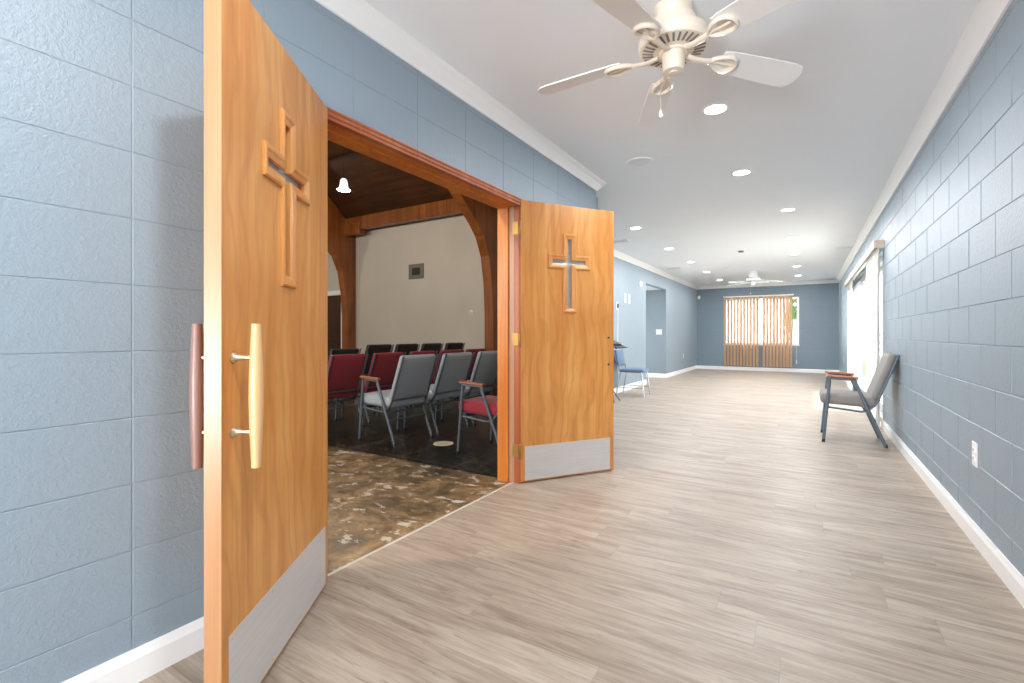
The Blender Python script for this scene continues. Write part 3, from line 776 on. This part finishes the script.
# ------------------------------------------------------------------ ceiling fittings
lights = [(-.52, 3.40, 'recessed light just past the cream fan, first of the block-wall row'), (-.52, 4.86, 'recessed light second past the cream fan in the block-wall row'),
          (-.20, 6.6, 'third recessed light of the block-wall row'), (-.20, 8.5, 'fourth recessed light of the block-wall row'), (-.20, 10.3, 'fifth recessed light of the block-wall row'),
          (-.20, 12.15, 'sixth recessed light of the block-wall row'), (-.20, 14.1, 'recessed light of the block-wall row closest to the far window wall'),
          (-2.05, 6.6, 'recessed light of the passage-wall row just above the open door'), (-2.05, 8.5, 'second recessed light of the passage-wall row'),
          (-2.05, 10.3, 'third recessed light of the passage-wall row'), (-2.05, 12.15, 'fourth recessed light of the passage-wall row'),
          (-2.05, 14.1, 'recessed light of the passage-wall row closest to the far window wall')]
proto = thing('recessed_ceiling_light', lights[0][2], 'recessed light', (lights[0][0], lights[0][1], ZC), 0, 'recessed ceiling lights')
obj('trim_ring', lathe(bmesh.new(), [(.068, 0), (.088, 0), (.088, -.004), (.082, -.008), (.068, -.006), (.068, 0)], 32, None, False), 'white_plastic', proto, 40)
obj('lens', lathe(bmesh.new(), [(0, -.001), (.07, -.001), (.07, -.004), (0, -.0045)], 32), 'led', proto, 40)
for x, y, lb in lights[1:]: dup(proto, (x, y, ZC), 0, lb)
t = thing('ceiling_speaker', 'round flush speaker grille in the ceiling near the wall corner', 'speaker', (-1.237, 4.10, ZC))
obj('bezel', lathe(bmesh.new(), [(.098, 0), (.115, 0), (.115, -.006), (.106, -.01), (.098, -.008), (.098, 0)], 36, None, False), 'ceiling', t, 40)
obj('grille', lathe(bmesh.new(), [(0, -.004), (.099, -.004), (.099, -.007), (0, -.0075)], 36), plain('grille_grey', rgb(232, 232, 233), .7), t, 40)
for x, y, lb in ((-2.56, 7.4, 'ceiling vent nearest the open door'), (-2.57, 11.1, 'ceiling vent above the passage opening'), (-2.57, 14.8, 'ceiling vent in the corner by the far wall'), (.56, 9.96, 'ceiling vent over the sliding glass door')):
    t = thing('ceiling_vent', 'white rectangular ' + lb, 'vent', (x, y, ZC), 0, 'ceiling vents')
    bm = panel([-.15, -.12, .12, .15], [-.1, -.07, .07, .1], in_rect((-.12, .12, -.07, .07)), (0, 0, 0), (1, 0, 0), (0, 1, 0), (0, 0, -.008)); obj('frame', bm, 'white_plastic', t)
    bm = bmesh.new()
    for k in range(7): bx(bm, -.12, -.066 + k * .02, -.007, .12, -.058 + k * .02, -.002)
    obj('louvres', bm, 'white_plastic', t); obj('duct', box(-.12, -.07, -.0015, .12, .07, -.0005), 'dark_slot', t)
t = thing('smoke_detector', 'small smoke detector in the middle of the ceiling', 'smoke detector', (-1.0, 9.3, ZC))
obj('base', lathe(bmesh.new(), [(0, 0), (.075, 0), (.075, -.01), (.06, -.02), (0, -.021)], 28), 'white_plastic', t, 40)
obj('sensor', lathe(bmesh.new(), [(0, -.02), (.045, -.02), (.04, -.045), (0, -.05)], 24), plain('sensor_grey', rgb(120, 120, 122), .5), t, 40)
t = thing('ceiling_cover', 'small round blank cover on the ceiling before the far fan', 'cover plate', (-1.55, 11.65, ZC))
obj('disc', lathe(bmesh.new(), [(0, 0), (.07, 0), (.068, -.006), (.02, -.009), (0, -.009)], 24), 'white_plastic', t, 40)
obj('screw', lathe(bmesh.new(), [(0, -.009), (.006, -.009), (.005, -.011), (0, -.011)], 10), 'nickel', t)

# ------------------------------------------------------------------ wall fittings
def plate(name, label, cat, loc, rz, w=.075, h=.12, kind='outlet', group=None):
    """faces local -y"""
    t = thing(name, label, cat, loc, rz, group)
    obj('cover_plate', box(-w / 2, -.006, -h / 2, w / 2, 0, h / 2, .003), 'white_plastic', t)
    bm = bmesh.new()
    if kind == 'outlet':
        for z in (-.022, .022): bx(bm, -.017, -.009, z - .014, .017, -.006, z + .014, .003)
        o = obj('receptacle', bm, 'white_plastic', t)
        bm = bmesh.new()
        for z in (-.022, .022):
            for x in (-.007, .007): bx(bm, x - .0012, -.0096, z - .003, x + .0012, -.009, z + .006)
        obj('slot', bm, 'dark_slot', o)
    elif kind == 'switch':
        bx(bm, -.012, -.012, -.03, .012, -.006, .03, .002); obj('rocker', bm, 'white_plastic', t)
    else:
        bx(bm, -w * .3, -.02, -h * .25, w * .3, -.006, h * .3, .003); obj('display', bm, 'dark_slot' if kind == 'thermo' else 'white_plastic', t)
    return t
plate('wall_outlet', 'white wall outlet low on the long block wall', 'outlet', (XR, 3.345, .458), PI / 2 * 3 + PI, .08, .125)
for o in (bpy.data.objects['wall_outlet'],): o.rotation_euler.z = -PI / 2
plate('wall_outlet', 'small white outlet on the block wall near the far corner', 'outlet', (XR, 13.79, .5), -PI / 2)
plate('wall_outlet', 'white outlet on the passage wall near the far corner', 'outlet', (XF, 13.95, .469), PI / 2)
plate('light_switch', 'white light switch plate inside the passage', 'switch', (-3.147, PB, 1.137), 0, .14, .13, 'switch')
plate('light_switch', 'white switch plate on the passage wall, one nearer the door', 'switch', (XF, 8.918, 1.776), PI / 2, .075, .19, 'switch')
plate('light_switch', 'white switch plate on the passage wall, one nearer the passage', 'switch', (XF, 9.16, 1.776), PI / 2, .075, .19, 'switch')
plate('wall_mounted_thermostat', 'white thermostat box on the passage wall above the music stand', 'thermostat', (XF, 8.47, 1.6), PI / 2, .1, .15, 'thermo')
struct('trim_15', box(XF, 8.46, .103, XF + .012, 8.48, 1.53), 'white_plastic', 'thin white cable cover below the thermostat', 'cable cover')
t = thing('wall_mounted_sounder', 'round white wall sounder beside the passage opening', 'sounder', (XF, 9.89, 2.13), PI / 2)
obj('body', lathe(bmesh.new(), [(0, 0), (.06, 0), (.06, .02), (.045, .035), (0, .038)], 24, Matrix.Rotation(PI / 2, 4, 'X')), 'white_plastic', t, 40)
obj('cap', lathe(bmesh.new(), [(0, .036), (.02, .038), (.016, .045), (0, .046)], 16, Matrix.Rotation(PI / 2, 4, 'X')), 'white_plastic', t, 40)
t = thing('motion_detector', 'small white motion sensor in the corner of the far wall', 'sensor', (-2.89, YB, 2.235))
obj('body', box(-.035, -.05, -.055, .035, 0, .055, .012), 'white_plastic', t, 40)
obj('lens', lathe(bmesh.new(), [(0, .05), (.022, .05), (.018, .058), (0, .06)], 16, Matrix.Translation((0, 0, -.015)) @ Matrix.Rotation(PI / 2, 4, 'X')), 'trim', t, 40)

# ------------------------------------------------------------------ rear window and its blind
t = thing('window_1', 'white framed window in the far wall behind tan blinds', 'window', ((WA + WB) / 2, YB, 0), 0, None, 'structure')
w2 = (WB - WA) / 2
us = [-w2, -w2 + .05, -.025, .025, w2 - .05, w2]; vs = [WZ0, WZ0 + .05, WZ1 - .05, WZ1]
obj('frame', panel(us, vs, in_rect((us[1], us[2], vs[1], vs[2]), (us[3], us[4], vs[1], vs[2])), (0, .05, 0), (1, 0, 0), (0, 0, 1), (0, .06, 0)), 'trim', t)
for a, b in ((us[1], us[2]), (us[3], us[4])): obj('pane', box(a, .075, vs[1], b, .081, vs[2]), 'glass', t)
bm = bmesh.new()
bx(bm, -w2 - .02, -.012, WZ0 - .02, w2 + .02, .06, WZ0 + .0); obj('sill', bm, 'trim', t)
bm = bmesh.new(); bx(bm, -w2, .0, WZ0, -w2 + .012, .05, WZ1); bx(bm, w2 - .012, .0, WZ0, w2, .05, WZ1); bx(bm, -w2, 0, WZ1 - .012, w2, .05, WZ1); obj('liner', bm, 'trim', t)
t = thing('vertical_blind', 'tan vertical blind hanging over the far window almost to the floor', 'blind', (0, YB, 0))
obj('headrail', box(-2.17, -.13, 2.19, -.33, -.075, 2.225, .004), 'white_plastic', t)
VW = .089
def vane_bm(z0, z1):
    bm = bmesh.new(); n = 6; A = []
    for zz in (z0, z1):
        A.append([bm.verts.new(((i / n - .5) * VW, .007 * (1 - (2 * i / n - 1) ** 2), zz)) for i in range(n + 1)])
        A.append([bm.verts.new(((i / n - .5) * VW, .007 * (1 - (2 * i / n - 1) ** 2) + .0008, zz)) for i in range(n + 1)])
    a, a2, b, b2 = A
    for i in range(n):
        bm.faces.new((a[i], a[i + 1], b[i + 1], b[i])); bm.faces.new((a2[i + 1], a2[i], b2[i], b2[i + 1]))
        bm.faces.new((a[i + 1], a[i], a2[i], a2[i + 1])); bm.faces.new((b[i], b[i + 1], b2[i + 1], b2[i]))
    bm.faces.new((a[0], b[0], b2[0], a2[0])); bm.faces.new((b[n], a[n], a2[n], b2[n]))
    return bm
xs = [-2.13] + [-2.04 + .0872 * i for i in range(10)] + [-1.08 + .0845 * i for i in range(9)]
v0 = None
for x in xs:
    if v0 is None: v0 = obj('vane', vane_bm(.14, 2.19), 'vane_tan', t, 60, (x, -.1, 0), math.radians(-36))
    else:
        c = v0.copy(); C.objects.link(c); c.parent = t; c.location = (x, -.1, 0); v0c = c
        c.rotation_euler.z = math.radians(-36 + random.uniform(-4, 4))
bm = tube(bmesh.new(), [(-.27, -.1, 2.19), (-.26, -.1, .35)], .0025, 6); tube(bm, [(-.262, -.1, .35), (-.262, -.1, .24)], .008, 8)
obj('wand', bm, 'white_plastic', t, 40)

# ------------------------------------------------------------------ sliding glass door and its blind
t = thing('door_3', 'white framed sliding glass door in the long block wall', 'sliding door', (XR, SA, 0), 0, None, 'structure')
L = SB - SA
us = [0, .06, L - .06, L]; vs = [0, .04, SZ - .06, SZ]
obj('frame', panel(us, vs, in_rect((.06, L - .06, .04, SZ - .06)), (.05, 0, 0), (0, 1, 0), (0, 0, 1), (.12, 0, 0)), 'alu', t)
def sash(y0, y1, x, name='sash', handle=False):
    a = [y0, y0 + .075, y1 - .075, y1]; b = [.04, .15, SZ - .15, SZ - .06]
    s = obj(name, panel(a, b, in_rect((a[1], a[2], b[1], b[2])), (x, 0, 0), (0, 1, 0), (0, 0, 1), (.04, 0, 0)), 'alu', t)
    obj('pane', box(x + .017, a[1], b[1], x + .023, a[2], b[2]), 'glass', s)
    if handle: obj('handle', tube(bmesh.new(), [(x, y0 + .04, .95), (x - .035, y0 + .04, .97), (x - .035, y0 + .04, 1.2), (x, y0 + .04, 1.22)], .01, 8, None, .02), 'alu', s, 40)
sash(.06, 2.45, .11); sash(2.33, L - .06, .06, 'sash', True)
sash(3.2, 4.5, .02, 'screen_sash')
t = thing('vertical_blind', 'white vertical blind drawn aside at the sliding glass door', 'blind', (XR, SA, 0))
obj('valance', bx(bmesh.new(), -.095, -.16, 2.055, -.083, L + .08, 2.14, .003), 'valance', t)
obj('valance_return', box(-.083, -.16, 2.055, 0, -.148, 2.14), 'valance', t); obj('valance_return', box(-.083, L + .068, 2.055, 0, L + .08, 2.14), 'valance', t)
obj('headrail', box(-.06, -.14, 2.065, -.03, L + .06, 2.10), 'white_plastic', t)
v1 = None
for k in range(26):
    y = -.11 + .056 * k if k < 24 else None
    if k >= 24: continue
    if v1 is None: v1 = obj('vane', vane_bm(.03, 2.07), 'vane_white', t, 60, (-.045, y, 0), math.radians(76))
    else:
        c = v1.copy(); C.objects.link(c); c.parent = t; c.location = (-.045, y, 0); c.rotation_euler.z = math.radians(76 + random.uniform(-5, 5))
for k in range(16):
    c = v1.copy(); C.objects.link(c); c.parent = t; c.location = (-.045, L + .03 - .075 * k, 0); c.rotation_euler.z = math.radians(76 + random.uniform(-5, 5))

# ------------------------------------------------------------------ outside
struct('ground_outside', box(-14, YB + .2, -.2, 2.4, 34, -.06), 'lawn', 'green lawn outside the far window', 'lawn')
bm = box(XR + .2, -8, -.2, 16, YB + .2, -.03); bx(bm, 2.4, YB + .2, -.2, 16, 34, -.03)
struct('patio_slab', bm, 'slab', 'pale concrete patio outside the sliding door', 'patio')
random.seed(3)
bm = bmesh.new(); bmesh.ops.create_icosphere(bm, subdivisions=5, radius=1)
from mathutils import noise as mn
for v in bm.verts:
    p = v.co.copy(); k = 1 + .25 * mn.noise(p * 3) + .12 * mn.noise(p * 9)
    v.co = Vector((p.x * .42, p.y * .42, p.z * 1.25)) * k
hd = obj('garden_shrub', bm, 'leaf', None, None, (-.25, 20.3, 1.35)); tag(hd, 'green shrub outside the uncovered edge of the far window', 'shrub')
t = thing('garden_fence', 'white slat fence outside the far window', 'fence', (0, 19.0, 0))
bm = bmesh.new()
for z in (.25, .5, .75, 1.0): bx(bm, -.6, -.02, z, 2.3, .02, z + .14)
obj('slats', bm, 'fence', t)
for k in range(3): obj('post', box(-.5 + k * 1.3, .02, -.06, -.4 + k * 1.3, .1, 1.2), 'fence', t)

# ------------------------------------------------------------------ lights
def area(name, loc, rot, sx, sy, power, col=(1, 1, 1), shape='RECTANGLE', spread=PI):
    l = bpy.data.lights.new(name, 'AREA'); l.shape = shape; l.size = sx; l.size_y = sy; l.energy = power; l.color = col; l.spread = spread
    o = bpy.data.objects.new(name, l); C.objects.link(o); o.location = loc; o.rotation_euler = rot; o['kind'] = 'helper'; return o
DLP = 8.5
for i, (x, y, lb) in enumerate(lights): area('downlight', (x, y, ZC - .012), (0, 0, 0), .13, .13, DLP, (.97, .98, 1), 'DISK')
for y in (.5, -.9, -2.3): area('downlight', (-.52, y, ZC - .012), (0, 0, 0), .13, .13, DLP, (.97, .98, 1), 'DISK')
# daylight at the far door and window; the other lamps are added fill
area('patio_daylight', (XR + 1.0, (SA + SB) / 2, 1.0), (0, PI / 2, 0), 2.0, SB - SA + 1.0, 32, (.98, .99, 1))
area('patio_upward_fill', (XR + 3.2, (SA + SB) / 2, .03), (0, PI * .66, 0), 3.2, SB - SA + 1, 90, (.97, .985, 1))  # upward lamp added outside the glass door to brighten the ceiling
area('window_daylight', ((WA + WB) / 2, YB + .35, 1.5), (-PI / 2, 0, 0), 1.8, 1.3, 14, (.95, .98, 1))
area('rear_opening_fill', (-1.0, Y0 - .9, 1.0), (PI / 2, 0, 0), 1.6, 2.2, 26, (.96, .98, 1))  # fill lamp added outside the opening behind the camera
area('rear_upward_fill', (-1.3, Y0 - 1.6, .03), (PI * .72, 0, 0), 2.0, 2.4, 310, (.97, .985, 1))  # upward fill lamp added to lift the ceiling near the camera
area('side_opening_fill', (XR + 1.4, (NA + NB) / 2, .03), (0, PI * .75, 0), 1.8, NB - NA, 4, (.97, .985, 1))  # weak upward fill added at the unseen side opening
area('passage_fill', (XF - 1.5, (PA + PB) / 2, 1.0), (0, -PI / 2 - .4, 0), 1.6, 1.2, 10, (.97, .985, 1))  # fill lamp added to whiten the passage; its end wall is solid
# chapel: area fill lamp added on its hidden side, no window there
area('chapel_fill', (-7, YW + .2, 2.2), (PI / 2, 0, 0), 6, 2, 110, (1, .96, .9))
for x, y in ((-6.29, 5.04), (-6.29, -.76), (-10.5, 5.04), (-2.7, .6)):  # one lights the modelled pendant; the others are unseen added fill
    l = bpy.data.lights.new('pendant_and_fill_bulb', 'POINT'); l.energy = 70 if x > -4 else 20; l.color = (1, .86, .68); l.shadow_soft_size = .08
    o = bpy.data.objects.new('pendant_and_fill_bulb', l); C.objects.link(o); o.location = (x, y, 3.3)
s = bpy.data.lights.new('sun', 'SUN'); s.energy = 2; s.angle = .01; s.color = (1, .97, .92)
o = bpy.data.objects.new('sun', s); C.objects.link(o)
o.rotation_euler = Vector((-.42, -.06, -1.0)).to_track_quat('-Z', 'Y').to_euler()
w = bpy.data.worlds.new('sky'); bpy.context.scene.world = w; w.use_nodes = True
bg = w.node_tree.nodes['Background']; bg.inputs[0].default_value = (.88, .94, 1, 1); bg.inputs[1].default_value = 1.1

# ------------------------------------------------------------------ camera
F = 476.0
cam = bpy.data.cameras.new('camera'); cam.sensor_width = 36; cam.lens = 36 * F / 1024; cam.shift_y = -7.0 / 1024; cam.clip_start = .02
co = bpy.data.objects.new('camera', cam); C.objects.link(co)
co.location = (0, 0, 1.075); co.rotation_euler = (PI / 2, 0, math.atan(295.5 / F))
sc = bpy.context.scene; sc.camera = co
sc.view_settings.view_transform = 'Standard'; sc.view_settings.look = 'None'; sc.view_settings.gamma = 1
sc.view_settings.use_curve_mapping = False; sc.view_settings.exposure = 1.6
try:
    sc.cycles.use_denoising = True; sc.cycles.max_bounces = 10; sc.cycles.diffuse_bounces = 6
    sc.cycles.sample_clamp_indirect = 6; sc.cycles.caustics_reflective = False; sc.cycles.caustics_refractive = False
except Exception: pass
